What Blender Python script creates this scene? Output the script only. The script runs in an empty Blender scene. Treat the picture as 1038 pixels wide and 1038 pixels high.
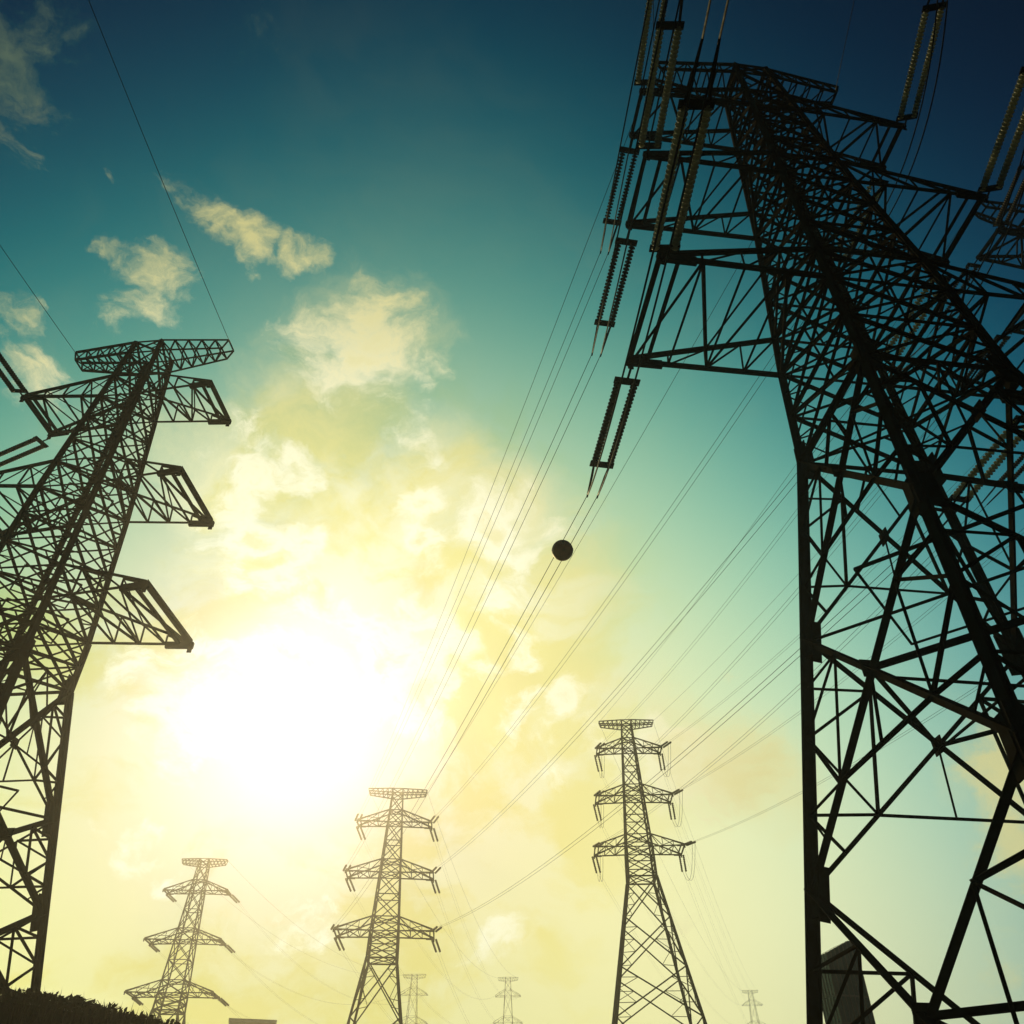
import bpy, bmesh, math, random
from mathutils import Vector, Matrix, noise as mnoise
random.seed(7)
S = bpy.context.scene
COL = S.collection
R = math.radians

# ------------------------------------------------------------------ camera
EYE = 1.6
PITCH, FPX = 40.893, 820.4 / 1038.0
cam = bpy.data.cameras.new('camera')
cam.sensor_width = 36.0
cam.lens = 36.0 * FPX
cam.clip_start, cam.clip_end = 0.1, 6000.0
cam_ob = bpy.data.objects.new('camera', cam)
cam_ob.location = (0, 0, EYE)
cam_ob.rotation_euler = (R(90 + PITCH), 0, 0)
COL.objects.link(cam_ob)
S.camera = cam_ob
S.view_settings.view_transform = 'Standard'
S.view_settings.look = 'None'
S.view_settings.exposure = 0.0
S.view_settings.gamma = 1.0

SUN_EL, SUN_AZ = R(24.95), R(-15.98)      # azimuth clockwise from +Y
SUN = Vector((math.sin(SUN_AZ) * math.cos(SUN_EL), math.cos(SUN_AZ) * math.cos(SUN_EL), math.sin(SUN_EL)))

# ------------------------------------------------------------------ world: low sun, graded sky, broken cloud
def sky_dir(px, py):
    """direction in the sky of a feature seen by the photographer"""
    c, s = math.cos(R(PITCH)), math.sin(R(PITCH))
    f = 820.4
    return Vector((px - 519, f * c + (py - 519) * s, f * s - (py - 519) * c)).normalized()

W = bpy.data.worlds.new('World')
S.world = W
W.use_nodes = True
NT = W.node_tree
NT.nodes.clear()
class G:
    """tiny node-graph helper"""
    def __init__(self, nt): self.nt = nt
    def put(self, sock, v):
        if hasattr(v, 'is_output'): self.nt.links.new(v, sock)
        elif v is not None: sock.default_value = v
    def m(self, op, a, b=None, c=None, clamp=False):
        n = self.nt.nodes.new('ShaderNodeMath'); n.operation = op; n.use_clamp = clamp
        for i, v in enumerate((a, b, c)):
            if v is not None: self.put(n.inputs[i], v)
        return n.outputs[0]
    def v(self, op, a, b=None, scale=None):
        n = self.nt.nodes.new('ShaderNodeVectorMath'); n.operation = op
        self.put(n.inputs[0], a)
        if b is not None: self.put(n.inputs[1], b)
        if scale is not None: self.put(n.inputs['Scale'], scale)
        return n.outputs['Value'] if op in ('DOT_PRODUCT', 'DISTANCE', 'LENGTH') else n.outputs[0]
    def rng(self, v, a, b, c=0., d=1., smooth=True):
        n = self.nt.nodes.new('ShaderNodeMapRange'); n.interpolation_type = 'SMOOTHSTEP' if smooth else 'LINEAR'
        n.clamp = True if hasattr(n, 'clamp') else None
        for i, x in enumerate((v, a, b, c, d)): self.put(n.inputs[i], x)
        return n.outputs[0]
    def noise(self, vec, scale, detail=6, rough=.55, dist=0.):
        n = self.nt.nodes.new('ShaderNodeTexNoise')
        self.put(n.inputs['Vector'], vec)
        n.inputs['Scale'].default_value = scale; n.inputs['Detail'].default_value = detail
        n.inputs['Roughness'].default_value = rough; n.inputs['Distortion'].default_value = dist
        return n.outputs[0], n.outputs[1]
    def mix(self, f, a, b):
        n = self.nt.nodes.new('ShaderNodeMix'); n.data_type = 'VECTOR'; n.factor_mode = 'UNIFORM'
        self.put(n.inputs[0], f); self.put(n.inputs[4], a); self.put(n.inputs[5], b)
        return n.outputs[1]
g = G(NT)
D = NT.nodes.new('ShaderNodeTexCoord').outputs['Generated']
D = g.v('NORMALIZE', D)
sep = NT.nodes.new('ShaderNodeSeparateXYZ'); NT.links.new(D, sep.inputs[0])
dx, dz = sep.outputs[0], sep.outputs[2]
ang = g.m('MULTIPLY', g.m('ARCCOSINE', g.m('MINIMUM', g.v('DOT_PRODUCT', D, tuple(SUN)), 1.0)), 180 / math.pi)   # degrees from sun
ang_c = g.m('MINIMUM', ang, 72.0)
el = g.m('MULTIPLY', g.m('ARCSINE', dz), 180 / math.pi)
el = g.m('MINIMUM', g.m('MAXIMUM', el, 4.0), 82.0)
xx = g.m('MINIMUM', g.m('MAXIMUM', dx, -.58), .58)
a = g.m('DIVIDE', ang_c, 60.0); b = g.m('DIVIDE', el, 60.0)
core = g.m('EXPONENT', g.m('MULTIPLY', ang, -1 / 8.0))
feats = [None, a, b, g.m('MULTIPLY', a, a), g.m('MULTIPLY', a, b), g.m('MULTIPLY', b, b), core, xx, g.m('MULTIPLY', xx, xx), g.m('MULTIPLY', xx, b)]
SKYW = [[1.567, -0.077, -0.674], [6.522, 5.128, 2.662], [-8.446, -3.157, -1.898], [-20.325, -10.723, -7.255], [-6.437, -3.127, -1.454], [11.262, 4.327, 2.693], [1.332, 0.815, -1.485], [6.64, 2.611, 2.611], [12.897, 5.519, 4.47], [0.203, 0.562, -0.37]]
acc = tuple(SKYW[0])
for f_, w_ in zip(feats[1:], SKYW[1:]):
    acc = g.v('ADD', g.v('SCALE', w_, scale=f_), acc)
sp = NT.nodes.new('ShaderNodeSeparateXYZ'); NT.links.new(acc, sp.inputs[0])
cb = NT.nodes.new('ShaderNodeCombineXYZ')
for i in range(3): NT.links.new(g.m('MINIMUM', g.m('EXPONENT', sp.outputs[i]), 1.7), cb.inputs[i])
base = g.v('ADD', cb.outputs[0], (.002, .006, .010))
# bright glare disc of the veiled sun
disc = g.m('POWER', g.m('MAXIMUM', g.v('DOT_PRODUCT', D, tuple(SUN)), 0.0), 40.0)
base = g.v('ADD', base, g.v('SCALE', (.12, .18, .38), scale=disc))

# clouds: fractal noise in the sky's own directions, gathered into banks
warp = g.noise(D, 5.0, 3, .5)[1]
warp2 = g.noise(D, 17.0, 5, .6)[1]
Dw = g.v('ADD', D, g.v('SCALE', g.v('SUBTRACT', warp, (.5, .5, .5)), scale=.13))
Dw = g.v('ADD', Dw, g.v('SCALE', g.v('SUBTRACT', warp2, (.5, .5, .5)), scale=.045))
Dn = g.v('MULTIPLY', Dw, (1.0, 1.0, 1.75))
n1 = g.noise(Dn, 7.0, 10, .62, .3)[0]
n2 = g.noise(Dn, 21.0, 8, .65, .2)[0]
nz = g.m('ADD', g.m('MULTIPLY', n1, .62), g.m('MULTIPLY', n2, .38))
nz = g.m('ADD', g.m('MULTIPLY', g.m('SUBTRACT', nz, .5), 2.6), .5)
BANKS = [  # sky position (as seen from here), angular radius in degrees, strength
    (150, 276, 2.6, 1.0), (128, 268, 2.0, .9), (104, 252, 1.5, .75), (172, 286, 1.9, .95), (190, 284, 1.1, .6), (126, 314, 1.5, .62), (112, 320, 1.1, .5),
    (186, 180, 1.4, .78), (198, 196, 1.5, .88), (210, 212, 1.7, .95), (222, 226, 1.7, 1.0), (236, 238, 1.8, 1.05), (248, 254, 1.7, 1.05), (256, 268, 1.4, .95), (280, 262, 1.5, .95), (298, 268, 1.7, 1.0), (316, 274, 1.5, .95), (112, 178, 1.1, .62), (150, 186, 1.6, .5), (262, 58, 1.8, .55), (285, 76, 1.4, .5),
    (330, 330, 3.0, .82), (365, 345, 4.0, .95), (405, 365, 3.8, .85), (380, 310, 2.8, .75), (340, 372, 2.8, .8), (420, 425, 2.6, .6), (432, 458, 2.0, .55),
    (260, 472, 2.6, .9), (300, 480, 2.4, .86), (235, 510, 2.4, .9), (250, 550, 2.4, .9), (290, 556, 2.2, .85), (240, 595, 2.0, .8), (275, 590, 2.0, .8), (296, 630, 2.0, .75), (200, 660, 3.0, .8), (150, 680, 3.0, .75), (330, 470, 1.8, .6), (250, 430, 2.6, .6), (215, 440, 2.4, .6),
    (420, 520, 2.0, .85), (425, 552, 2.0, .9), (446, 590, 2.3, .92), (440, 622, 2.2, .85), (480, 525, 2.2, .82), (496, 556, 2.4, .88), (525, 582, 2.3, .86), (506, 616, 2.4, .9), (475, 646, 2.4, .85), (540, 655, 2.2, .8), (550, 726, 2.0, .82), (596, 710, 2.0, .86), (580, 758, 2.2, .85), (536, 742, 2.0, .75), (515, 505, 1.8, .7), (550, 540, 1.8, .66), (500, 690, 2.2, .7),
    (300, 700, 4.5, 1.0), (385, 672, 3.6, .95), (425, 700, 3.4, .9), (220, 720, 4., .9), (350, 640, 2.6, .7),
    (620, 745, 2.4, .6), (700, 785, 3.0, .92), (745, 790, 3.0, .95), (720, 815, 2.8, .85), (765, 785, 1.8, .8), (645, 790, 2.2, .55), (750, 690, 1.4, .55),
    (1015, 775, 3.4, 1.05), (1030, 835, 3.0, 1.0), (995, 830, 2.2, .6),
    (25, 335, 2.0, .62), (45, 390, 2.6, .68), (100, 395, 2.2, .5), (30, 50, 4.6, .66), (75, 12, 3.4, .66), (100, 40, 2.6, .5), (12, 92, 2.4, .55), (45, 75, 2.5, .5),
    (465, 946, 1.5, .62), (490, 941, 1.6, .66), (518, 939, 1.5, .64), (545, 940, 1.2, .55), (440, 955, 1.3, .55), (660, 930, 3.0, .42), (120, 868, 1.7, .85), (140, 880, 1.3, .85), (152, 900, 1.4, .8), (90, 862, 1.5, .75), (330, 940, 3.0, .75), (300, 950, 2.4, .7), (680, 935, 2.0, .6), (1000, 965, 3.2, .45)]
SHEET = [(350, 560, 8.0, 1.0), (310, 450, 6.5, .9), (240, 480, 6.0, .9), (420, 540, 7.0, 1.0), (485, 560, 6.5, 1.0), (255, 570, 5.5, .9), (470, 670, 5.5, 1.0), (340, 630, 6., .9), (535, 620, 6., 1.0), (600, 735, 5., .9),
    (700, 790, 5.5, .85), (745, 800, 4.5, .8), (180, 450, 5., .6), (520, 720, 5., .9), (380, 340, 5., .45), (1020, 800, 5., .6)]
def gather(banks, vec, reach):
    mask = 0.0
    for (px, py, rad, st) in banks:
        k = g.rng(g.v('DISTANCE', vec, tuple(sky_dir(px, py))), math.radians(rad) * reach, 0.0, 0.0, st)
        mask = k if isinstance(mask, float) else g.m('MAXIMUM', mask, k)
    return mask
mask = g.m('MINIMUM', gather(BANKS, Dw, 2.1), 1.1)
field = g.m('ADD', nz, g.m('MULTIPLY', g.m('SUBTRACT', mask, .5), 1.0))
dens = g.rng(field, .46, 1.0)
dens_core = g.rng(field, .72, 1.15)
nsh = g.m('ADD', g.m('MULTIPLY', g.m('SUBTRACT', g.noise(Dw, 6.0, 9, .62, .2)[0], .5), 1.6), .5)
sheet = g.rng(g.m('ADD', nsh, g.m('MULTIPLY', g.m('SUBTRACT', gather(SHEET, Dw, 1.9), .5), 1.0)), .20, 1.15)
# thin high veil everywhere
veil = g.m('MULTIPLY', g.rng(g.noise(Dw, 3.2, 7, .6, .5)[0], .42, .75), .08)
near = g.m('EXPONENT', g.m('MULTIPLY', ang, -1 / 17.0))
edge_c = g.mix(g.rng(ang, 34., 16.), (.76, .68, .28), (1.22, 1.17, .88))     # thin sunlit cloud
core_c = g.mix(g.rng(ang, 36., 6.), (.76, .66, .22), (1.0, .90, .36))       # thick cloud against the sun
cl = g.mix(g.m('MULTIPLY', dens_core, g.rng(ang, 40., 14., 0., .8)), edge_c, core_c)
# clouds high above, far from the sun, fall into shade
el_shade = g.m('MAXIMUM', g.rng(ang, 42., 36., .10, 1.0), g.rng(el, 45., 35.))
cl = g.mix(el_shade, (.055, .115, .085), cl)
op = g.m('MULTIPLY', dens, g.rng(ang, 46., 18., .72, .94))
sheet_c = g.mix(g.rng(ang, 28., 9.), (.80, .73, .31), (1.10, 1.04, .56))
skyc = g.mix(g.m('MULTIPLY', g.m('MULTIPLY', sheet, el_shade), .86), base, sheet_c)
# golden thicker folds in the lit bank
fold = g.rng(g.noise(Dn, 5.5, 7, .58, .35)[0], .44, .60)
fold = g.m('MULTIPLY', g.m('MULTIPLY', fold, g.rng(ang, 30., 16.)), g.rng(ang, 5., 11.))
skyc = g.v('MULTIPLY', skyc, g.mix(fold, (1.05, 1.05, 1.14), (1.0, .945, .60)))
skyc = g.mix(op, skyc, cl)
skyc = g.mix(g.m('MULTIPLY', veil, g.rng(ang, 60., 20.)), skyc, g.v('SCALE', edge_c, scale=.8))
# the veiled sun itself shining through the cloud
a2 = g.m('MULTIPLY', g.m('MULTIPLY', ang, ang), -1.0)
skyc = g.v('ADD', skyc, g.v('SCALE', (.55, .55, .62), scale=g.m('EXPONENT', g.m('DIVIDE', a2, 55.0))))
skyc = g.v('ADD', skyc, g.v('SCALE', (.10, .11, .14), scale=g.m('EXPONENT', g.m('DIVIDE', a2, 300.0))))
# physical sky for the ambient, tinted by the same warm air
nish = NT.nodes.new('ShaderNodeTexSky'); nish.sky_type = 'NISHITA'; nish.sun_disc = False
nish.sun_elevation = SUN_EL; nish.sun_rotation = SUN_AZ
nish.dust_density = 3.0
nk = g.v('MULTIPLY', nish.outputs[0], (.0008, .0012, .0010))
total = g.v('ADD', g.v('SCALE', skyc, scale=.985), nk)
# the sky behind the air: take off what the sunlit haze in front of it will add
HZ_DEN, HZ_G, HZ_TOP, SUN_E, SUN_C = .0007, .86, 76.0, 2.2, (1.0, .77, .35)
cosd = g.v('DOT_PRODUCT', D, tuple(SUN))
ph = g.m('DIVIDE', (1 - HZ_G ** 2) / (4 * math.pi), g.m('POWER', g.m('SUBTRACT', 1 + HZ_G ** 2, g.m('MULTIPLY', cosd, 2 * HZ_G)), 1.5))
path = g.m('MINIMUM', g.m('DIVIDE', HZ_TOP, g.m('MAXIMUM', dz, .02)), 450.0)
add = g.m('MULTIPLY', g.m('MULTIPLY', ph, path), HZ_DEN * SUN_E)
total = g.v('MAXIMUM', g.v('SUBTRACT', total, g.v('SCALE', SUN_C, scale=add)), g.v('SCALE', total, scale=.30))
bg = NT.nodes.new('ShaderNodeBackground')
NT.links.new(g.v('SCALE', total, scale=10.0), bg.inputs[0])
bg.inputs[1].default_value = 0.1
wo = NT.nodes.new('ShaderNodeOutputWorld'); NT.links.new(bg.outputs[0], wo.inputs[0])

# ------------------------------------------------------------------ sun
sl = bpy.data.lights.new('sun', 'SUN'); sl.energy = SUN_E; sl.angle = R(.5); sl.color = SUN_C
so = bpy.data.objects.new('sun', sl); COL.objects.link(so)
so.rotation_euler = SUN.to_track_quat('Z', 'Y').to_euler()
so.location = (-40, 60, 80)

# ------------------------------------------------------------------ helpers
def link(name, mesh, mat=None, parent=None):
    o = bpy.data.objects.new(name, mesh); COL.objects.link(o)
    if mat: mesh.materials.append(mat)
    if parent: o.parent = parent
    return o
def tag(o, label, cat, group=None):
    o['label'] = label; o['category'] = cat
    if group: o['group'] = group
    return o
def thing(name, loc, label, cat, group=None, rotz=0.):
    o = bpy.data.objects.new(name, None); COL.objects.link(o); o.empty_display_size = .5
    o.location = loc; o.rotation_euler = (0, 0, rotz)
    return tag(o, label, cat, group)
class MB:
    """collects steel sections, tubes and plates for ONE mesh"""
    def __init__(self): self.v, self.f = [], []
    def _basis(self, a, b, hint):
        z = (b - a).normalized()
        h = Vector(hint)
        if abs(z.dot(h)) > .97: h = Vector((1, .13, .07))
        x = h.cross(z).normalized(); return x, z.cross(x), z
    def prism(self, a, b, prof, hint=(0, 0, 1)):
        a, b = Vector(a), Vector(b)
        if (b - a).length < 1e-4: return
        x, y, z = self._basis(a, b, hint)
        n, o = len(prof), len(self.v)
        for p in (a, b):
            for (u, w) in prof: self.v.append(tuple(p + x * u + y * w))
        for i in range(n):
            j = (i + 1) % n
            self.f.append((o + i, o + j, o + n + j, o + n + i))
        self.f.append(tuple(o + i for i in range(n))[::-1]); self.f.append(tuple(o + n + i for i in range(n)))
    def angle(self, a, b, w, hint=(0, 0, 1), jit=.006):
        """rolled steel angle section"""
        t = max(w * .13, .012); c = w * .36
        ja = Vector((random.uniform(-jit, jit), random.uniform(-jit, jit), random.uniform(-jit, jit)))
        prof = [(-c, -c), (w - c, -c), (w - c, t - c), (t - c, t - c), (t - c, w - c), (-c, w - c)]
        self.prism(Vector(a) + ja, Vector(b) + ja, prof, hint)
    def square(self, a, b, w, hint=(0, 0, 1)):
        h = w / 2
        self.prism(a, b, [(-h, -h), (h, -h), (h, h), (-h, h)], hint)
    def rect(self, a, b, w, hh, hint=(0, 0, 1)):
        self.prism(a, b, [(-w / 2, -hh / 2), (w / 2, -hh / 2), (w / 2, hh / 2), (-w / 2, hh / 2)], hint)
    def tube(self, pts, r, n=6):
        pts = [Vector(p) for p in pts]; o = len(self.v)
        for i, p in enumerate(pts):
            d = pts[min(i + 1, len(pts) - 1)] - pts[max(i - 1, 0)]
            x, y, z = self._basis(Vector((0, 0, 0)), d, (0, 0, 1))
            for k in range(n):
                an = 2 * math.pi * k / n
                self.v.append(tuple(p + (x * math.cos(an) + y * math.sin(an)) * (r[i] if isinstance(r, (list, tuple)) else r)))
        for i in range(len(pts) - 1):
            for k in range(n):
                k2 = (k + 1) % n
                self.f.append((o + i * n + k, o + i * n + k2, o + (i + 1) * n + k2, o + (i + 1) * n + k))
        self.f.append(tuple(o + k for k in range(n))[::-1]); self.f.append(tuple(o + (len(pts) - 1) * n + k for k in range(n)))
    def build(self, name, mat, parent=None, smooth=False):
        me = bpy.data.meshes.new(name); me.from_pydata(self.v, [], self.f); me.update()
        if smooth: me.polygons.foreach_set('use_smooth', [True] * len(me.polygons))
        return link(name, me, mat, parent)
def mat(name, col, rough=.6, metal=0., var=.25, scale=3., bump=0., col2=None, spec=.5):
    m = bpy.data.materials.new(name); m.use_nodes = True
    nt = m.node_tree; q = G(nt)
    p = nt.nodes['Principled BSDF']
    tc = nt.nodes.new('ShaderNodeTexCoord').outputs['Object']
    f, _ = q.noise(tc, scale, 6, .65)
    f = q.rng(f, .32, .70)
    c2 = col2 or tuple(c * (1 - var) for c in col)
    NTc = q.mix(f, col, c2)
    nt.links.new(NTc, p.inputs['Base Color'])
    p.inputs['Metallic'].default_value = metal
    nt.links.new(q.rng(f, 0., 1., rough * .85, min(1., rough * 1.15)), p.inputs['Roughness'])
    p.inputs['Specular IOR Level'].default_value = spec
    if bump:
        bn = nt.nodes.new('ShaderNodeBump'); bn.inputs['Strength'].default_value = bump
        f2, _ = q.noise(tc, scale * 6, 5, .6)
        nt.links.new(f2, bn.inputs['Height']); nt.links.new(bn.outputs[0], p.inputs['Normal'])
    return m
M = dict(
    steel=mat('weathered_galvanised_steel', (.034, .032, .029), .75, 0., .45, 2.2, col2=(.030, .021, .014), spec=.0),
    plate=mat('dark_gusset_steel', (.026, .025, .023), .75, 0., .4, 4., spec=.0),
    wire=mat('aluminium_conductor', (.06, .058, .054), .7, 0., .3, 8., spec=.2),
    ball=mat('orange_red_marker_paint', (.62, .12, .02), .5, 0., .35, 3.),
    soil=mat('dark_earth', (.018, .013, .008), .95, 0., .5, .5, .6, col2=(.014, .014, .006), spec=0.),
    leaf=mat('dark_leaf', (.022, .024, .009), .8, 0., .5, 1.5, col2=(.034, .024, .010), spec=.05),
    bark=mat('brown_bark', (.06, .042, .028), .9, 0., .4, 8.),
    concrete=mat('grey_concrete', (.30, .29, .27), .9, 0., .25, 2., .3),
    wall=mat('ochre_render', (.27, .20, .11), .85, 0., .25, .8),
    frame=mat('dark_mullion', (.012, .04, .045), .5, .2, .3, 2.),
    road=mat('worn_gravel', (.11, .10, .085), .95, 0., .3, 1., .4),
)
def glass_mat(name, col, rough=.12):
    m = mat(name, col, rough, 0., .25, .35)
    m.node_tree.nodes['Principled BSDF'].inputs['Specular IOR Level'].default_value = .8
    return m
M['glass'] = glass_mat('dark_teal_curtain_glass', (.006, .055, .068), .22)
M['pane'] = glass_mat('dark_window_glass', (.03, .03, .025))
# pale porcelain/glass insulator discs: a little light passes through them
mi = bpy.data.materials.new('pale_glass_insulator'); mi.use_nodes = True
p = mi.node_tree.nodes['Principled BSDF']
q = G(mi.node_tree)
fi, _ = q.noise(mi.node_tree.nodes.new('ShaderNodeTexCoord').outputs['Object'], 5., 4, .6)
mi.node_tree.links.new(q.mix(fi, (.34, .34, .24), (.5, .49, .35)), p.inputs['Base Color'])
p.inputs['Roughness'].default_value = .25
tr = mi.node_tree.nodes.new('ShaderNodeBsdfTranslucent'); tr.inputs[0].default_value = (.66, .70, .56, 1)
mx = mi.node_tree.nodes.new('ShaderNodeMixShader'); mx.inputs[0].default_value = .42
mi.node_tree.links.new(p.outputs[0], mx.inputs[1]); mi.node_tree.links.new(tr.outputs[0], mx.inputs[2])
mi.node_tree.links.new(mx.outputs[0], mi.node_tree.nodes['Material Output'].inputs[0])
M['insulator'] = mi
md = bpy.data.materials.new('brown_porcelain_insulator'); md.use_nodes = True
p = md.node_tree.nodes['Principled BSDF']; q = G(md.node_tree)
fi, _ = q.noise(md.node_tree.nodes.new('ShaderNodeTexCoord').outputs['Object'], 5., 4, .6)
md.node_tree.links.new(q.mix(fi, (.05, .035, .02), (.09, .06, .03)), p.inputs['Base Color'])
p.inputs['Roughness'].default_value = .6
M['porcelain'] = md

# ------------------------------------------------------------------ the ground: one rolling sheet
def smooth(t): t = max(0., min(1., t)); return t * t * (3 - 2 * t)
def hill(x, y):
    """the dark bank the left pylon stands on"""
    u = smooth((-6.3 - x) / 4.2)
    tail = .87 + .13 * smooth((-9.5 - x) / 7.)
    w = smooth((y - 14.) / 16.) * (1 - smooth((y - 40.) / 30.))
    w2 = 1 - smooth((-x - 34.) / 30.)
    return 6.75 * u * tail * w * w2
def ground_z(x, y):
    r = math.hypot(x, y)
    z = 7.5 * smooth((y - 60) / 90.) * math.exp(-((x - 22) / 34.) ** 2)
    z += 26. * smooth((r - 230) / 220.) * (1. if y > 0 else .3)
    z += 1.0 * mnoise.noise(Vector((x * .02, y * .02, .3))) * smooth((r - 12) / 30.)
    z += .22 * mnoise.noise(Vector((x * .15, y * .15, 2.3))) * smooth((r - 3) / 8.)
    h = hill(x, y)
    return z * (1 - min(1., h / 6.)) + h
def ground():
    def axis(n, near, far):
        out = []
        for i in range(-n, n + 1):
            t = i / n; out.append(math.copysign(near * abs(t) + (far - near) * abs(t) ** 4, t))
        return out
    xs, ys = axis(95, 90, 2600), axis(95, 90, 2600)
    vs = [(x, y, ground_z(x, y)) for y in ys for x in xs]
    n = len(xs); fs = [(j * n + i, j * n + i + 1, (j + 1) * n + i + 1, (j + 1) * n + i) for j in range(n - 1) for i in range(n - 1)]
    me = bpy.data.meshes.new('ground'); me.from_pydata(vs, [], fs); me.update()
    me.polygons.foreach_set('use_smooth', [True] * len(fs))
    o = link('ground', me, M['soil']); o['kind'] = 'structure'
    return o
ground()

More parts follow.
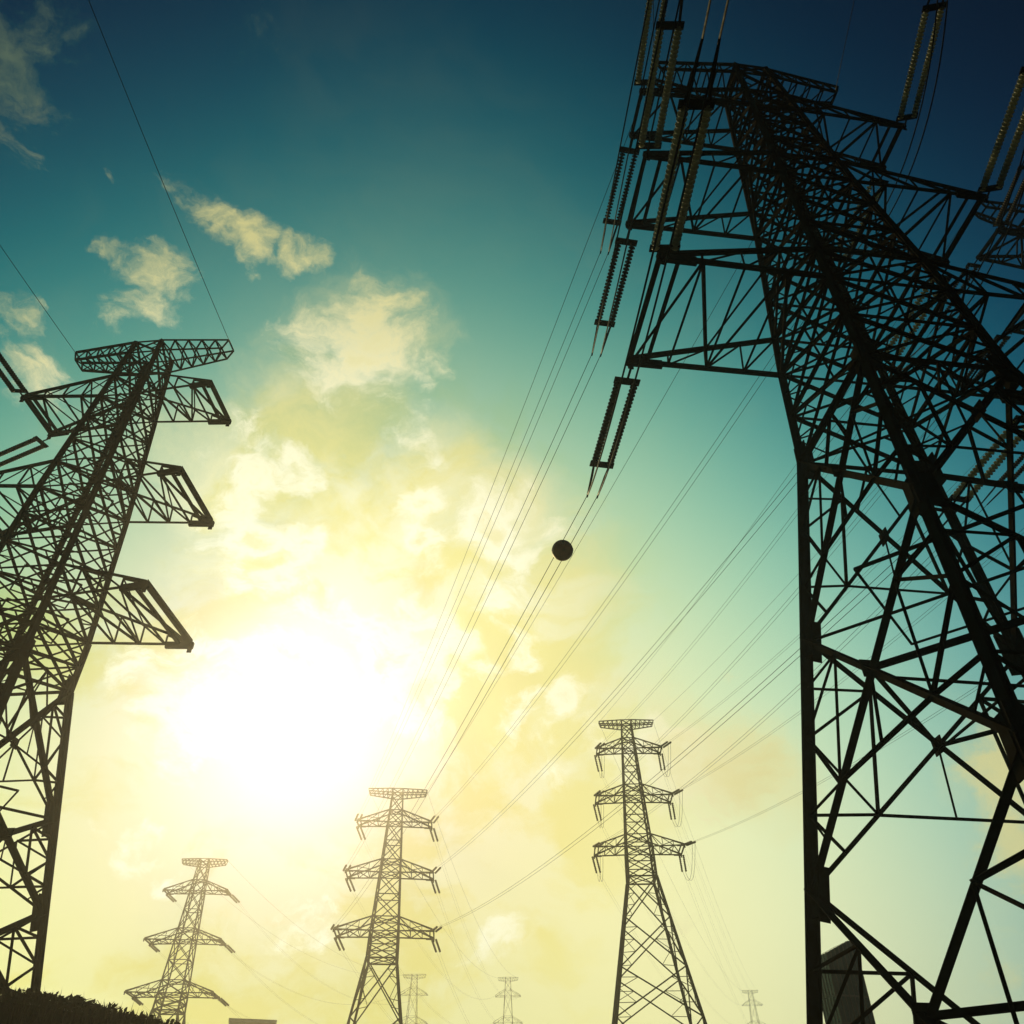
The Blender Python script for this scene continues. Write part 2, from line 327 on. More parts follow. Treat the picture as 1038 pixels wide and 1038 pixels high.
# ------------------------------------------------------------------ lattice pylons
HE = 50.0
def lerp(a, b, t): return a + (b - a) * t
def interp(h, hs, bs):
    if h <= hs[0]: return bs[0] + (bs[1] - bs[0]) * (h - hs[0]) / (hs[1] - hs[0])
    for i in range(len(hs) - 1):
        if h <= hs[i + 1]: return lerp(bs[i], bs[i + 1], (h - hs[i]) / (hs[i + 1] - hs[i]))
    return bs[-1]
class Pylon:
    def __init__(self, P, X, Y, yaw, z0, hbase, label, lod, group='lattice pylons', fat=1.0, legfat=1.0):
        self.P, self.hb, self.lod, self.fat, self.legfat = P, hbase, lod, fat, legfat
        self.yaw = R(yaw); self.org = Vector((X, Y, z0))
        self.root = thing('transmission_pylon', (X, Y, z0 + hbase), label, 'pylon', group, -self.yaw)
        self.build()
    def width(self, h):
        P = self.P
        return interp(h, [0, P['hw'], P['h3'], P['h2'], HE], [P['bb'], P['bw'], P['b3'], P['b2'], P['bt']])
    def c(self, sx, sy, h):
        b = self.width(h); return Vector((sx * b, sy * b, h - self.hb))
    def world(self, v):
        """pylon coordinates (x across the line, y along it, z = height above its zero) to the scene"""
        ca, sa = math.cos(self.yaw), math.sin(self.yaw)
        return Vector((self.org.x + v[0] * ca + v[1] * sa, self.org.y - v[0] * sa + v[1] * ca, self.org.z + v[2]))
    def tip(self, lv, sx, sy): P = self.P; return self.world((sx * P['L%d' % lv], sy * P['e%d' % lv], P['h%d' % lv] - .05))
    def peak(self, sx): return self.world((sx * self.P['LE'], 0, HE))
    def bar(self, mb, a, b, w, hint=(0, 0, 1)):
        if self.lod == 0: mb.angle(a, b, w * self.fat, hint)
        else: mb.square(a, b, w * self.fat * .95, hint)
    def build(self):
        P, hb, lod = self.P, self.hb, self.lod
        DH = 1.9
        levels = [hb]
        for q in (5.9, P['q2'], P['q1'], P['hw']):
            if q > hb + 1.5: levels.append(q)
        if lod == 2: levels = [hb, P['q2'], P['q1'], P['hw']]
        up = []
        def split(a, b, n):
            for i in range(n): up.append(lerp(a, b, (i + 1) / n))
        k = 2 if lod < 2 else 1
        split(P['hw'], P['h3'], 2 if lod < 2 else 1)
        split(P['h3'], P['h3'] + DH, 1); split(P['h3'] + DH, P['h2'], 3 if lod == 0 else k)
        split(P['h2'], P['h2'] + DH, 1); split(P['h2'] + DH, P['h1'], 3 if lod == 0 else k)
        split(P['h1'], P['h1'] + DH, 1); split(P['h1'] + DH, HE - 1.1, 1); split(HE - 1.1, HE, 1)
        # legs: each its own mesh, doubled angle, heavier below the waist, gusset plates at the nodes
        for sx in (-1, 1):
            for sy in (-1, 1):
                mb = MB()
                seq = levels + up
                for a_, b_ in zip(seq[:-1], seq[1:]):
                    w = .40 if b_ <= P['hw'] + .1 else (.34 if b_ <= P['h3'] + .1 else (.27 if b_ <= P['h1'] else .2))
                    A, B = self.c(sx, sy, a_), self.c(sx, sy, b_)
                    if lod == 0:
                        t = .05; w *= self.legfat
                        prof = [(0, 0), (-w, 0), (-w, t), (-t, t), (-t, w), (0, w)]
                        mb.prism(A, B, [(p_[0] * 1.0 + w * .35, p_[1] - w * .35) for p_ in prof], (sx, -sy * .999, 0.02))
                        mb.prism(A, B, [(-.10, -.10), (.10, -.10), (.10, .10), (-.10, .10)], (sx, sy * .3, 0.02))
                    else: mb.square(A, B, w * .8 * self.fat * self.legfat)
                if lod == 0:
                    for h in levels[1:]:
                        A = self.c(sx, sy, h); L = .62 if h <= P['hw'] else .4; gw = .62 if h <= P['hw'] + .1 else .4
                        d = (self.c(sx, sy, h + .5) - A).normalized()
                        mb.rect(A - d * L + Vector((-sx * .16, sy * .012, 0)), A + d * L + Vector((-sx * .16, sy * .012, 0)), .035, gw, (sx, 0, 0))
                        mb.rect(A - d * L + Vector((sx * .012, -sy * .16, 0)), A + d * L + Vector((sx * .012, -sy * .16, 0)), .035, gw, (0, sy, 0))
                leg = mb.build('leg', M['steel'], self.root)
                if lod < 2:
                    mf = MB(); A = self.c(sx, sy, hb)
                    mf.square(A - Vector((0, 0, 1.6)), A + Vector((0, 0, .25)), .9)
                    mf.build('footing', M['concrete'], leg)
        # bracing: one mesh per face
        faces = [((-1, -1), (1, -1), (0, -1, 0)), ((-1, 1), (1, 1), (0, 1, 0)), ((-1, -1), (-1, 1), (-1, 0, 0)), ((1, -1), (1, 1), (1, 0, 0))]
        for (ca, cb_, nrm) in faces:
            mb = MB(); n = Vector(nrm)
            for i, (a_, b_) in enumerate(zip(levels[:-1], levels[1:])):
                A0, B0, A1, B1 = self.c(*ca, a_), self.c(*cb_, a_), self.c(*ca, b_), self.c(*cb_, b_)
                w = (.23 if nrm[0] else .125) if lod == 0 else .17
                o = n * .05
                self.bar(mb, A0 + o, B1 + o, w, nrm); self.bar(mb, B0 - o, A1 - o, w, nrm)
                wA, wB = (A0 - B0).length, (A1 - B1).length
                t = wA / (wA + wB); C = A0.lerp(B1, t)
                if lod == 0:
                    mb.rect(C - Vector((0, 0, .22)), C + Vector((0, 0, .22)), .03, .44, nrm)
                if lod < 2:
                    for (E0, E1) in ((A0, A1), (B0, B1)):
                        s_ = .095 if lod == 0 else .08
                        # redundant members between the leg and the two half diagonals
                        m1, m2, m3 = E0.lerp(E1, .27), E0.lerp(E1, t), E0.lerp(E1, .78)
                        d1, d2 = E0.lerp(C, .5), E1.lerp(C, .5)
                        self.bar(mb, m1, d1, s_, nrm); self.bar(mb, m2, d1, s_, nrm)
                        self.bar(mb, m2, d2, s_, nrm); self.bar(mb, m3, d2, s_, nrm)
                        if lod == 0:
                            self.bar(mb, d1, d2, s_ * .95, nrm)
                            self.bar(mb, E0.lerp(C, .25), m1, s_ * .8, nrm)
                    if lod == 0:
                        dA, dB = A0.lerp(C, .5), B0.lerp(C, .5)
                        self.bar(mb, dA, dB, .10, nrm)
                        self.bar(mb, C, dA.lerp(dB, .5), .07, nrm)
            # waist horizontals and the dense upper shaft
            self.bar(mb, self.c(*ca, P['hw']), self.c(*cb_, P['hw']), .2, nrm)
            mid = self.c(*ca, P['hw']).lerp(self.c(*cb_, P['hw']), .5)
            if lod == 0 and len(levels) > 2:
                lo = levels[-2]; A0, B0, A1, B1 = self.c(*ca, lo), self.c(*cb_, lo), self.c(*ca, P['hw']), self.c(*cb_, P['hw'])
                self.bar(mb, mid, A0.lerp(B1, .72), .1, nrm); self.bar(mb, mid, B0.lerp(A1, .72), .1, nrm)
            seq = [P['hw']] + up
            for i, (a_, b_) in enumerate(zip(seq[:-1], seq[1:])):
                A0, B0, A1, B1 = self.c(*ca, a_), self.c(*cb_, a_), self.c(*ca, b_), self.c(*cb_, b_)
                o = n * .03
                w = .13 if lod < 2 else .12
                self.bar(mb, A0 + o, B1 + o, w, nrm); self.bar(mb, B0 - o, A1 - o, w, nrm)
                self.bar(mb, A1, B1, .13, nrm)
                if lod == 0:
                    C = A0.lerp(B1, .5)
                    for (E0, E1) in ((A0, A1), (B0, B1)):
                        self.bar(mb, E0.lerp(E1, .5), E0.lerp(C, .5), .07, nrm); self.bar(mb, E0.lerp(E1, .5), E1.lerp(C, .5), .07, nrm)
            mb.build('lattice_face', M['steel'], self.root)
        # plan bracing inside the shaft
        for h in [P['hw'], P['h3'], P['h3'] + DH, P['h2'], P['h2'] + DH, P['h1'], P['h1'] + DH] + ([P['q1']] if lod == 0 else []):
            mb = MB()
            cs = [self.c(sx, sy, h) for (sx, sy) in ((-1, -1), (1, -1), (1, 1), (-1, 1))]
            mids = [cs[i].lerp(cs[(i + 1) % 4], .5) for i in range(4)]
            if lod < 2:
                self.bar(mb, cs[0], cs[2], .11); self.bar(mb, cs[1] - Vector((0, 0, .08)), cs[3] - Vector((0, 0, .08)), .11)
            if lod == 0:
                for i in range(4): self.bar(mb, mids[i] + Vector((0, 0, .1)), mids[(i + 1) % 4] + Vector((0, 0, .1)), .09)
            if mb.v: mb.build('plan_bracing', M['steel'], self.root)
        # diamonds joining the crossings of the big lower panels
        if lod == 0:
            for a_, b_ in list(zip(levels[:-1], levels[1:]))[-3:-1]:
                cr = []
                for (p0, p1) in (((-1, -1), (1, -1)), ((1, -1), (1, 1)), ((1, 1), (-1, 1)), ((-1, 1), (-1, -1))):
                    A0, B0, A1, B1 = self.c(*p0, a_), self.c(*p1, a_), self.c(*p0, b_), self.c(*p1, b_)
                    cr.append(A0.lerp(B1, (A0 - B0).length / ((A0 - B0).length + (A1 - B1).length)))
                mb = MB()
                for i in range(4): self.bar(mb, cr[i], cr[(i + 1) % 4], .15)
                self.bar(mb, cr[0] - Vector((0, 0, .1)), cr[2] - Vector((0, 0, .1)), .1); self.bar(mb, cr[1] - Vector((0, 0, .2)), cr[3] - Vector((0, 0, .2)), .1)
                mb.build('plan_bracing', M['steel'], self.root)
        # cross-arms
        for lv in (1, 2, 3):
            for sx in (-1, 1): self.arm(lv, sx, DH)
        for sx in (-1, 1):
            mb = MB(); LE, eE, dE = P['LE'], P['eE'], 1.05
            T = [self.c(sx, sy, HE) for sy in (-1, 1)]; Bm = [self.c(sx, sy, HE - dE) for sy in (-1, 1)]
            TE = [Vector((sx * LE, sy * eE, HE - hb)) for sy in (-1, 1)]; BE = [Vector((sx * (LE - .25), sy * eE, HE - .75 - hb)) for sy in (-1, 1)]
            for i in (0, 1):
                self.bar(mb, T[i], TE[i], .15, (0, 1, 0)); self.bar(mb, Bm[i], BE[i], .15, (0, 1, 0)); self.bar(mb, TE[i], BE[i], .12)
                nb = 5 if lod < 2 else 3
                for k_ in range(nb):
                    a0, a1 = k_ / nb, (k_ + 1) / nb
                    self.bar(mb, T[i].lerp(TE[i], a0), Bm[i].lerp(BE[i], a1), .09); self.bar(mb, Bm[i].lerp(BE[i], a1), T[i].lerp(TE[i], a1), .09)
            nb = 5 if lod < 2 else 2
            for k_ in range(1, nb + 1):
                a1 = k_ / nb
                self.bar(mb, T[0].lerp(TE[0], a1), T[1].lerp(TE[1], a1), .09); self.bar(mb, Bm[0].lerp(BE[0], a1), Bm[1].lerp(BE[1], a1), .09)
                if lod == 0: self.bar(mb, Bm[0].lerp(BE[0], a1), Bm[1].lerp(BE[1], (k_ - 1) / nb), .08)
            mb.build('earth_wire_arm', M['steel'], self.root)
    def arm(self, lv, sx, DH):
        P, hb, lod = self.P, self.hb, self.lod
        L, e, h = P['L%d' % lv], P['e%d' % lv], P['h%d' % lv]
        mb = MB()
        Bm = [self.c(sx, sy, h) for sy in (-1, 1)]; T = [self.c(sx, sy, h + DH) for sy in (-1, 1)]
        E = [Vector((sx * L, sy * e, h - hb)) for sy in (-1, 1)]
        wc = .17 if lod < 2 else .15
        nb = 4 if lod == 0 else (3 if lod == 1 else 2)
        up_ = Vector((0, 0, .14))
        for i in (0, 1):
            self.bar(mb, Bm[i], E[i], wc, (0, 1, 0)); self.bar(mb, T[i], E[i] + up_, wc, (0, 1, 0))
            for k_ in range(nb):
                a0, a1 = k_ / nb, (k_ + 1) / nb
                if k_ < nb - 1:
                    self.bar(mb, Bm[i].lerp(E[i], a1), T[i].lerp(E[i], a1), .085)
                self.bar(mb, T[i].lerp(E[i], a0), Bm[i].lerp(E[i], a1), .095)
        # end beams, doubled, and the bracing of the underside
        self.bar(mb, E[0], E[1], .19); q0, q1 = Bm[0].lerp(E[0], .89), Bm[1].lerp(E[1], .89)
        self.bar(mb, q0, q1, .17)
        if lod == 0:
            self.bar(mb, E[0] + up_ * 1.4, E[1] + up_ * 1.4, .12)
        for k_ in range(nb):
            a0, a1 = k_ / nb, (k_ + 1) / nb
            f0, f1 = (0, 1) if k_ % 2 == (1 if lod == 0 else 0) else (1, 0)
            self.bar(mb, Bm[f0].lerp(E[f0], a0), Bm[f1].lerp(E[f1], a1 * (.985 if k_ == nb - 1 else 1)), .115)
            if lod < 2 and k_ < nb - 1: self.bar(mb, Bm[0].lerp(E[0], a1), Bm[1].lerp(E[1], a1), .095)
            if lod < 2 and k_ < nb - 1: self.bar(mb, T[f0].lerp(E[f0], a0), T[f1].lerp(E[f1], a1), .09)
        o = mb.build('cross_arm', M['steel'], self.root)
        if lod < 2:
            for i in (0, 1):
                hp = MB(); d = (Bm[i] - E[i]).normalized()
                hp.rect(E[i] - d * .12 - Vector((0, 0, .05)), E[i] + d * 1.15 - Vector((0, 0, .05)), .17 if lod == 0 else .15, .30 if lod == 0 else .22)
                hp.rect(E[i] - Vector((0, 0, .42)), E[i] - Vector((0, 0, .1)), .05, .2)
                hp.build('hanger_plate', M['plate'], o)

DIM = dict(
    R={'h1': 44.574, 'h2': 37.241, 'h3': 28.972, 'hw': 24.723, 'q1': 18.591, 'q2': 12.128, 'L1': 6.189, 'L2': 6.94, 'L3': 7.552, 'LE': 4.808, 'e1': 0.985, 'e2': 1.465, 'e3': 2.072, 'bt': 0.787, 'b2': 1.443, 'b3': 2.031, 'bw': 2.229, 'bb': 6.191, 'eE': 0.392},
    D={'h1': 44.801, 'h2': 37.598, 'h3': 30.471, 'hw': 27.966, 'q1': 22.6, 'q2': 19.2, 'L1': 5.35, 'L2': 5.908, 'L3': 6.545, 'LE': 4.801, 'e1': 1.433, 'e2': 2.019, 'e3': 2.42, 'bt': 0.785, 'b2': 1.529, 'b3': 1.841, 'bw': 1.858, 'bb': 6.513, 'eE': 0.405},
    C={'h1': 44.77, 'h2': 36.657, 'h3': 28.655, 'hw': 24.364, 'q1': 18.497, 'q2': 11.973, 'L1': 5.321, 'L2': 6.032, 'L3': 6.744, 'LE': 4.611, 'e1': 1.252, 'e2': 1.786, 'e3': 2.259, 'bt': 0.788, 'b2': 1.488, 'b3': 1.941, 'bw': 2.065, 'bb': 6.712, 'eE': 0.4},
    B={'h1': 44.661, 'h2': 37.157, 'h3': 29.195, 'hw': 25.777, 'q1': 18.497, 'q2': 11.973, 'L1': 5.683, 'L2': 6.41, 'L3': 6.974, 'LE': 4.602, 'e1': 1.252, 'e2': 1.786, 'e3': 2.259, 'bt': 0.788, 'b2': 1.488, 'b3': 1.941, 'bw': 2.041, 'bb': 6.374, 'eE': 0.4},
    A={'h1': 44.394, 'h2': 36.278, 'h3': 28.222, 'hw': 25.752, 'q1': 18.497, 'q2': 11.973, 'L1': 5.701, 'L2': 6.564, 'L3': 7.215, 'LE': 4.11, 'e1': 1.252, 'e2': 1.786, 'e3': 2.259, 'bt': 0.788, 'b2': 1.488, 'b3': 1.941, 'bw': 2.058, 'bb': 6.443, 'eE': 0.4})
def far_dim(k): 
    d = dict(DIM['B'])
    for n in ('L1', 'L2', 'L3', 'LE'): d[n] *= k
    return d
def gz(x, y): return ground_z(x, y)
PR = Pylon(DIM['R'], 11.893, 16.91, -7.088, -4.725, gz(11.9, 16.9) + 4.725, 'huge black lattice pylon filling the right side, seen from below', 0, fat=.85, legfat=.66)
PD = Pylon(DIM['D'], -21.719, 30.797, 5.468, -8.835, gz(-21.7, 30.8) + 8.6, 'big brown lattice pylon at the left edge, standing on the dark bank', 0, fat=.8, legfat=.85)
PC = Pylon(DIM['C'], 19.445, 127.914, 2.694, 14.985, gz(19.4, 127.9) - 14.985, 'grey mid-distance pylon just left of the huge black one', 1)
PB = Pylon(DIM['B'], -18.097, 126.178, -4.142, 2.361, gz(-18.1, 126.2) - 2.361, 'pale brown mid-distance pylon right below the sun', 1)
PA = Pylon(DIM['A'], -56.749, 155.279, -2.711, .942, gz(-56.7, 155.3) - .942, 'small sunlit pylon rising behind the end of the dark bank', 1)
PF = Pylon(DIM['R'], 36.9, 29.6, -12., 4.5, gz(36.9, 29.6) - 4.5, 'faint pylon mostly outside the right edge, only its arm tips showing', 1)
PE = Pylon(far_dim(.72), -1.3, 300., 3., 9.8, gz(-1.3, 300.) - 9.8, 'tiny hazy pylon standing alone low between the two mid-distance ones', 2, fat=.42)
PG = Pylon(far_dim(.72), 99.6, 387.4, 3., 22., gz(99.6, 387.4) - 22., 'tiny hazy pylon low beside the huge black pylon\'s left leg', 2, fat=.42)
PH = Pylon(far_dim(.75), -29.6, 278.4, 3., 6.4, gz(-29.6, 278.4) - 6.4, 'tiny faint pylon half hidden behind the pale brown pylon below the sun', 2, fat=.42)

# ------------------------------------------------------------------ insulator strings
def direction(az, pitch):
    a_, p_ = R(az), R(pitch)
    return Vector((math.sin(a_) * math.cos(p_), math.cos(a_) * math.cos(p_), math.sin(p_)))
def insulator(P0, d, L, label, group, detail=2, pale=True, gap=.30, link_len=.55):
    """double tension string from P0 along d; returns its outer end"""
    root = thing('insulator_string', P0, label, 'insulator', group)
    side = d.cross(Vector((0, 0, 1))).normalized()
    o = Vector((0, 0, 0))
    mat_i = M['insulator'] if pale else M['porcelain']
    s0, s1 = link_len, L
    if detail == 2:
        mb = MB(); mb.tube([o, d * s0], .045, 6); mb.build('link', M['plate'], root)
        for s_ in (s0, s1):
            mb = MB(); mb.rect(d * s_ - side * (gap + .16), d * s_ + side * (gap + .16), .06, .26, tuple(d)); mb.build('yoke_plate', M['plate'], root)
        for k in (-1, 1):
            pts, rad = [], []
            n = int((s1 - s0) / .155)
            for i in range(n):
                b0 = s0 + (s1 - s0) * (i + .08) / n; st = (s1 - s0) / n
                for (t, r_) in ((0, .045), (.12, .13), (.38, .145), (.52, .075), (.9, .045)):
                    pts.append(d * (b0 + t * st) + side * gap * k); rad.append(r_)
            mb = MB(); mb.tube(pts, rad, 10); mb.build('insulator_rod', mat_i, root, True)
        mb = MB()
        for k in (-1, 1): mb.tube([d * (s1 + .05) + side * gap * k, d * (s1 + .6) + side * (gap * .55 + .09) * k, d * (s1 + 1.7) + side * .2 * k], [.045, .05, .035], 6)
        mb.build('strain_clamp', M['plate'], root)
        return P0 + d * (s1 + 1.55)
    for k in ((-1, 1) if detail == 1 else (0,)):
        pts, rad = [], []
        n = 9
        for i in range(n):
            for (t, r_) in ((0, .06), (.3, .17), (.7, .15), (.9, .06)):
                pts.append(d * (L * (i + t) / n) + side * gap * k); rad.append(r_)
        mb = MB(); mb.tube(pts, rad, 6); mb.build('insulator_rod', mat_i, root)
    return P0 + d * L

# ------------------------------------------------------------------ overhead lines
def sag_pts(A, B, sag, n=36):
    return [A.lerp(B, t / n) - Vector((0, 0, 4 * sag * (t / n) * (1 - t / n))) for t in range(n + 1)]
def power_line(A, B, sag, label, group, twin=True, r=.014, spacers=0):
    root = thing('power_line', A, label, 'power line', group)
    side = (B - A).cross(Vector((0, 0, 1))).normalized() * .2
    pts = [p - A for p in sag_pts(A, B, sag)]
    for k in ((-1, 1) if twin else (0,)):
        mb = MB(); mb.tube([p + side * k for p in pts], r, 5); mb.build('conductor', M['wire'], root, True)
    if twin and spacers:
        for i in range(spacers):
            p_ = pts[int((i + .6) / spacers * (len(pts) - 1))]
            mb = MB(); mb.square(p_ - side, p_ + side, .06); mb.build('spacer', M['plate'], root)
    return root, pts
def earth_wire(A, B, sag, label, group, r=.016):
    pts = [p - A for p in sag_pts(A, B, sag)]
    mb = MB(); mb.tube(pts, r, 5); o = mb.build('earth_wire', M['wire'], None, True); o.location = A
    return tag(o, label, 'earth wire', group)
def jumper(A, B, drop, label, group, lean=(0, 0, 0), r=.03):
    pts = []
    for i in range(25):
        t = i / 24; k = 1 - (2 * t - 1) ** 2
        pts.append(A.lerp(B, t) - A - Vector((0, 0, drop * k)) + Vector(lean) * k)
    side = (B - A).cross(Vector((0, 0, 1))).normalized() * .2
    root = thing('jumper_cable', A, label, 'jumper cable', group)
    for k in (-1, 1):
        mb = MB(); mb.tube([p + side * k for p in pts], r, 5); mb.build('conductor', M['wire'], root, True)

LV = {1: 'top', 2: 'middle', 3: 'lowest'}
SD = {-1: 'left', 1: 'right'}
GI, GW = 'insulator strings on the huge right pylon', 'twin lines from the huge right pylon'
ends_far, ends_near = {}, {}
for lv in (1, 2, 3):
    for sx in (-1, 1):
        d = direction(-9.2, -7.) if sx < 0 else direction(-12.5, -5.)
        L = {3: 4.35, 2: 4.35, 1: 4.0}[lv] if sx < 0 else 4.65
        dark = 'dark' if sx < 0 else 'shaded'
        ends_far[lv, sx] = insulator(PR.tip(lv, sx, 1) - Vector((0, 0, .35)), d, L,
            '%s double insulator string on the far tip of the huge pylon\'s %s %s arm' % (dark, LV[lv], SD[sx]), GI, 2, sx > 0)
        if (lv, sx) == (3, 1): continue
        d = direction(180., -13.) if sx < 0 else direction(190., -8.)
        L = {3: 5.35, 2: 5.1, 1: 5.0}[lv] if sx < 0 else 5.35
        ends_near[lv, sx] = insulator(PR.tip(lv, sx, -1) - Vector((0, 0, .25)), d, L,
            'overhead pale insulator string on the near tip of the huge pylon\'s %s %s arm' % (LV[lv], SD[sx]), GI, 2, True)
# jumper loops under the arms
for (lv, sx), P1 in ends_near.items():
    P2 = ends_far[lv, sx]
    lowest = max(P1.z, P2.z)
    jumper(P1, P2, 2.6, 'sagging jumper loop beneath the huge pylon\'s %s %s arm tip' % (LV[lv], SD[sx]), 'jumper loops on the huge right pylon', (sx * .5, 0, 0))
# the span from the huge pylon to the pale one below the sun
GB = 'small insulator strings on the pale brown pylon'
for lv in (1, 2, 3):
    for sx in (-1, 1):
        T = PB.tip(lv, sx, -1); d = (ends_far[lv, sx] - T).normalized(); d = (d - Vector((0, 0, .06 + d.z * .6))).normalized()
        e = insulator(T, d, 3.6, 'small insulator string on the near tip of the pale brown pylon\'s %s %s arm' % (LV[lv], SD[sx]), GB, 1, False)
        extra = ' with marker ball' if (lv, sx) == (3, -1) else ''
        root, pts = power_line(ends_far[lv, sx], e, 2.0 if sx > 0 else 1.6,
            'twin line from huge pylon\'s %s %s arm to pale brown pylon%s' % (LV[lv], SD[sx], extra), GW)
        if (lv, sx) == (3, -1):
            t = .038; A_, B_ = ends_far[lv, sx], e
            ball_at = A_.lerp(B_, t) - Vector((0, 0, 4 * 1.6 * t * (1 - t)))
for sx in (-1, 1):
    earth_wire(PR.peak(sx), PB.peak(sx), 1.4, 'thin earth wire from huge pylon\'s %s peak down to the pale brown pylon' % SD[sx], 'thin earth wires')
    earth_wire(PR.peak(sx), PR.peak(sx) + direction(188., -4.) * 80, 2., 'thin earth wire leaving the huge pylon\'s %s peak overhead' % SD[sx], 'thin earth wires')
for (lv, sx), P1 in ends_near.items():
    d = direction(180., -5.) if sx < 0 else direction(190., -3.)
    power_line(P1, P1 + d * 70, 2., 'twin line passing overhead behind the camera from the huge pylon\'s %s %s arm' % (LV[lv], SD[sx]), GW, r=.03, spacers=0)
# marker ball
root = thing('marker_ball', ball_at, 'dark orange-red aircraft marker ball on the line right of the sun', 'marker ball')
bm = bmesh.new(); bmesh.ops.create_uvsphere(bm, u_segments=64, v_segments=40, radius=.46)
me = bpy.data.meshes.new('shell'); bm.to_mesh(me); bm.free(); me.polygons.foreach_set('use_smooth', [True] * len(me.polygons))
link('shell', me, M['ball'], root)
mb = MB(); ring = [(math.cos(i / 64 * 2 * math.pi) * .462, math.sin(i / 64 * 2 * math.pi) * .462, 0) for i in range(65)]
mb.tube(ring, .010, 6); mb.build('seam_flange', M['ball'], root)
mb = MB()
for sy in (-1, 1): mb.square((.0, sy * .44, 0), (0., sy * .58, 0), .12)
mb.build('clamp', M['plate'], root)

# big left pylon: earth wires to the upper left, one string off its upper left arm, a branch string
for sx in (-1, 1):
    A_ = PD.peak(sx)
    earth_wire(A_, A_ + direction(177.5, -11.) * 60, 1., 'thin earth wire rising to the upper left from the left pylon\'s %s peak' % SD[sx], 'thin earth wires')
GD = 'insulator strings on the left pylon'
e = insulator(PD.tip(1, -1, -1), direction(177.5, -9.), 4.4, 'dark insulator string on the near tip of the left pylon\'s top left arm', GD, 2, False)
power_line(e, e + direction(177.5, -5.) * 50, 1.5, 'twin line leaving the left pylon\'s top left arm past the left edge', 'twin lines from the left pylon', spacers=0)
P0 = PD.tip(1, -1, 1) - Vector((0, 0, .35))
e = insulator(P0, direction(-68, -6.), 4.6, 'dark insulator string on the far tip of the left pylon\'s top left arm', GD, 2, False)
power_line(e, e + direction(-68, -4.) * 90, 2., 'twin line branching left from the far tip of the left pylon\'s top arm', 'twin lines from the left pylon', spacers=0)

# grey pylon: back span to the pylon beyond the right edge, drooping far strings
GC = 'small insulator strings on the grey mid-distance pylon'
for lv in (1, 2, 3):
    for sx in (-1, 1):
        T = PC.tip(lv, sx, -1); F = PF.tip(lv, sx, 1)
        d = (F - T).normalized(); d = (d - Vector((0, 0, .08))).normalized()
        e = insulator(T, d, 3.6, 'small insulator string on the near tip of the grey pylon\'s %s %s arm' % (LV[lv], SD[sx]), GC, 1, False)
        df = (e - F).normalized(); df = (df - Vector((0, 0, .10))).normalized()
        if sx < 0:
            ef = insulator(F, df, 4.4, 'faint insulator string on the far tip of the right-edge pylon\'s %s left arm' % LV[lv], 'insulator strings on the right-edge pylon', 2, False)
            if lv < 3:
                insulator(PF.tip(lv, sx, -1), direction(188, -8), 4.6, 'faint insulator string on the near tip of the right-edge pylon\'s %s left arm' % LV[lv], 'insulator strings on the right-edge pylon', 2, False)
        else: ef = F + df * 5
        power_line(e, ef, 1.8, 'twin line from the grey pylon\'s %s %s arm up behind the huge pylon' % (LV[lv], SD[sx]), 'twin lines from the grey pylon')
        T2 = PC.tip(lv, sx, 1); G_ = PG.tip(lv, sx, -1)
        d2 = direction(math.degrees(math.atan2(G_.x - T2.x, G_.y - T2.y)) - 4, -22.)
        e2 = insulator(T2, d2, 3.8, 'small drooping insulator string on the far tip of the grey pylon\'s %s %s arm' % (LV[lv], SD[sx]), GC, 1, False)
        power_line(e2, G_, 9., 'faint twin line from the grey pylon\'s %s %s arm to the tiny pylon behind' % (LV[lv], SD[sx]), 'twin lines from the grey pylon', r=.009, spacers=0)
        jumper(e, e2, 3.0, 'faint jumper loop beneath the grey pylon\'s %s %s arm' % (LV[lv], SD[sx]), 'jumper loops on the grey pylon', r=.025)
for sx in (-1, 1):
    earth_wire(PC.peak(sx), PF.peak(sx), 1.5, 'thin earth wire from the grey pylon\'s %s peak up behind the huge pylon' % SD[sx], 'thin earth wires')
    earth_wire(PC.peak(sx), PG.peak(sx), 8., 'thin earth wire from the grey pylon\'s %s peak to the tiny pylon behind' % SD[sx], 'thin earth wires')
# pale pylon and small sunlit pylon: drooping far strings and onward spans
GA = 'small insulator strings on the small sunlit pylon'
for (PP, QQ, nm, grp, gw, az) in ((PB, PE, 'pale brown', GB, 'twin lines from the pale brown pylon', 9.), (PA, PH, 'small sunlit', GA, 'twin lines from the small sunlit pylon', 26.)):
    for lv in (1, 2, 3):
        for sx in (-1, 1):
            T2 = PP.tip(lv, sx, 1); G_ = QQ.tip(lv, sx, -1)
            e2 = insulator(T2, direction(az, -18.), 2.4 if PP is PA else 3.2, 'small drooping insulator string on the far tip of the %s pylon\'s %s %s arm' % (nm, LV[lv], SD[sx]), grp, 1, False)
            power_line(e2, G_, 8., 'faint twin line from the %s pylon\'s %s %s arm to the tiny pylon behind' % (nm, LV[lv], SD[sx]), gw, r=.009, spacers=0)
    for sx in (-1, 1):
        earth_wire(PP.peak(sx), QQ.peak(sx), 6., 'thin earth wire from the %s pylon\'s %s peak to the tiny pylon behind' % (nm, SD[sx]), 'thin earth wires')

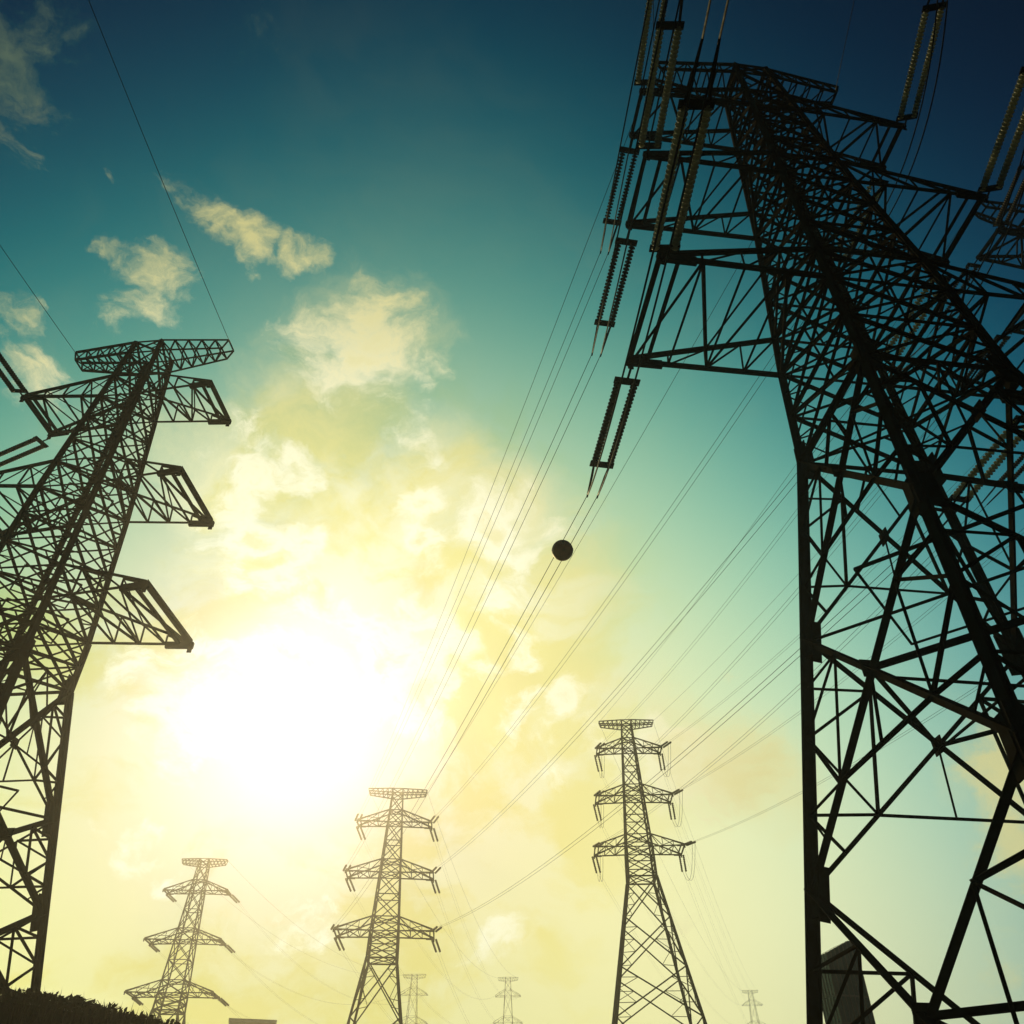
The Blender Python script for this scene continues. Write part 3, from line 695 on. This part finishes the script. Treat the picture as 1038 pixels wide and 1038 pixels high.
# ------------------------------------------------------------------ buildings
def glass_tower():
    x, y = 26.95, 75.4; z0 = gz(x, y)
    root = thing('glass_tower', (x, y, z0), 'dark teal ribbed glass tower with a slanting top behind the huge pylon\'s left leg', 'tower', None, R(14))
    wx, wy = 1.45, 1.1
    def top(u):     # roofline climbing to the right, easing off at the corner
        return 17.75 + 1.05 * min(1., (u + 1) / 1.6) - .22 * max(0., (u - .6) / .4) ** 2 - z0
    us = [-1 + 2 * i / 14 for i in range(15)]
    mb = MB(); n = len(us)
    for yy in (-wy, wy):
        for u in us: mb.v.append((u * wx, yy, -3.))
        for u in us: mb.v.append((u * wx, yy, top(u)))
    for i in range(n - 1):
        mb.f.append((i, i + 1, n + i + 1, n + i)); k = 2 * n
        mb.f.append((k + i + 1, k + i, k + n + i, k + n + i + 1)); mb.f.append((n + i, n + i + 1, k + n + i + 1, k + n + i))
    mb.f.append((0, n, 3 * n, 2 * n)); mb.f.append((n - 1, 3 * n - 1, 4 * n - 1, 2 * n - 1)[::-1])
    mb.build('facade', M['glass'], root)
    fr = MB()
    for u in us[::2]: fr.rect((u * wx, -wy - .03, -2.5), (u * wx, -wy - .03, top(u) + .03), .06, .08, (0, 1, 0))
    for yy in [-wy + .44 * i for i in range(6)]: fr.rect((-wx - .03, yy, -2.5), (-wx - .03, yy, top(-1) + .03), .06, .08, (1, 0, 0))
    fr.build('mullion', M['frame'], root)
    fl = MB(); z = .6
    while z < 16.5 - z0:
        fl.rect((-wx, -wy - .02, z), (wx, -wy - .02, z), .03, .12); fl.rect((-wx - .02, -wy, z), (-wx - .02, wy, z), .03, .12); z += 1.9
    fl.build('floor_band', M['frame'], root)
glass_tower()
def flat_block():
    x, y = -58.0, 212.; z0 = gz(x, y); H = 33.1 - z0
    root = thing('apartment_block', (x, y, z0), 'flat-roofed brown block whose top edge just shows right of the dark bank', 'building', None, R(14))
    w, d = 4.7, 5.5
    mb = MB(); mb.prism((0, 0, -4), (0, 0, H), [(-w, -d), (w, -d), (w, d), (-w, d)], (0, 1, 0)); mb.build('wall', M['wall'], root)
    mb = MB(); mb.prism((0, 0, H), (0, 0, H + .55), [(-w - .4, -d - .4), (w + .4, -d - .4), (w + .4, d + .4), (-w - .4, d + .4)], (0, 1, 0)); mb.build('roof', M['concrete'], root)
    z = 2.
    while z < H - 2:
        for x_ in (-2.8, 0, 2.8):
            mb = MB(); mb.rect((x_, -d - .03, z), (x_, -d - .03, z + 1.5), .08, 1.2, (0, 1, 0)); mb.build('window', M['pane'], root)
        z += 3.1
flat_block()

# ------------------------------------------------------------------ shrubs and grass on the bank
def leaf_cloud(n, rx, rz, size, seed):
    rr = random.Random(seed); v, f = [], []
    for i in range(n):
        while True:
            p_ = Vector((rr.uniform(-1, 1), rr.uniform(-1, 1), rr.uniform(-.1, 1)))
            if p_.length < 1: break
        k = .75 + .5 * mnoise.noise(p_ * 2.3 + Vector((seed, 0, 0)))
        c = Vector((p_.x * rx, p_.y * rx, p_.z * rz * k + .05))
        a_ = Vector((rr.uniform(-1, 1), rr.uniform(-1, 1), rr.uniform(-.4, 1))).normalized(); s_ = size * rr.uniform(.6, 1.4)
        b_ = a_.cross(Vector((rr.uniform(-1, 1), rr.uniform(-1, 1), rr.uniform(-1, 1)))).normalized() * s_ * .3
        o = len(v); v += [tuple(c), tuple(c + a_ * s_ * .5 + b_), tuple(c + a_ * s_), tuple(c + a_ * s_ * .5 - b_)]; f.append((o, o + 1, o + 2, o + 3))
    return v, f
def shrub(x, y, rx, rz, label, seed):
    root = thing('shrub', (x, y, gz(x, y) - .05), label, 'shrub', 'shrubs on the dark bank', random.uniform(0, 6))
    v, f = leaf_cloud(int(520 * rx), rx, rz, .17, seed)
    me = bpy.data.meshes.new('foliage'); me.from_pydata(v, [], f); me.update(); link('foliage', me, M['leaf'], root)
    mb = MB(); rr = random.Random(seed + 5)
    for i in range(9):
        t = Vector((rr.uniform(-1, 1) * rx * .9, rr.uniform(-1, 1) * rx * .9, rz * rr.uniform(.7, 1.35)))
        mb.tube([(0, 0, -.2), t * .5 + Vector((0, 0, .1)), t], [.03, .018, .006], 5)
    mb.build('stem', M['bark'], root)
SHR = [(-16.6, 30.6, 1.0, .42, 'broad dark shrub at the left pylon\'s foot, by the left edge'), (-15.3, 30.0, .9, .36, 'low dark shrub just right of the left pylon\'s leg'),
       (-14.1, 29.8, .8, .34, 'small dark shrub on the middle of the bank crest'), (-13.1, 30.2, .8, .34, 'twiggy low shrub where the bank starts to fall'),
       (-12.0, 30.4, .7, .34, 'small shrub on the falling slope left of the small sunlit pylon'), (-11.0, 30.6, .6, .3, 'last low shrub at the foot of the small sunlit pylon')]
for i, (x, y, rx, rz, lb) in enumerate(SHR): shrub(x, y, rx, rz, lb, 11 + i * 3)
def grass():
    rr = random.Random(3); v, f = [], []
    for i in range(16000):
        x, y = rr.uniform(-26, -8.), rr.uniform(17, 36)
        z = gz(x, y) - .03; h = rr.uniform(.12, .42) * (1.8 if rr.random() < .04 else 1); an = rr.uniform(0, 6.28); w = .018
        dx_, dy_ = math.cos(an) * w, math.sin(an) * w; lx, ly = rr.uniform(-.25, .25) * h, rr.uniform(-.25, .25) * h
        o = len(v); v += [(x - dx_, y - dy_, z), (x + dx_, y + dy_, z), (x + lx, y + ly, z + h)]; f.append((o, o + 1, o + 2))
    me = bpy.data.meshes.new('grass'); me.from_pydata(v, [], f); me.update()
    o = link('grass', me, M['leaf']); o['kind'] = 'stuff'; tag(o, 'dry dark grass along the crest of the bank', 'grass')
grass()

# ------------------------------------------------------------------ haze: warm air lit by the low sun
mb = MB()
x0, x1, y0, y1, zb, zt = -420, 420, -160, 440, -14, HZ_TOP
mb.v = [(x0, y0, zb), (x1, y0, zb), (x1, y1, zb), (x0, y1, zb), (x0, y0, zt), (x1, y0, zt), (x1, y1, zt), (x0, y1, zt)]
mb.f = [(0, 3, 2, 1), (4, 5, 6, 7), (0, 1, 5, 4), (1, 2, 6, 5), (2, 3, 7, 6), (3, 0, 4, 7)]
mh = bpy.data.materials.new('haze'); mh.use_nodes = True
nt = mh.node_tree; nt.nodes.clear()
pv = nt.nodes.new('ShaderNodeVolumePrincipled')
pv.inputs['Color'].default_value = (.975, .975, .97, 1)
pv.inputs['Density'].default_value = HZ_DEN
pv.inputs['Anisotropy'].default_value = HZ_G
ou = nt.nodes.new('ShaderNodeOutputMaterial'); nt.links.new(pv.outputs[0], ou.inputs['Volume'])
hz = mb.build('haze', mh); hz['kind'] = 'stuff'
tag(hz, 'thin warm haze in the air around the pylons', 'haze')
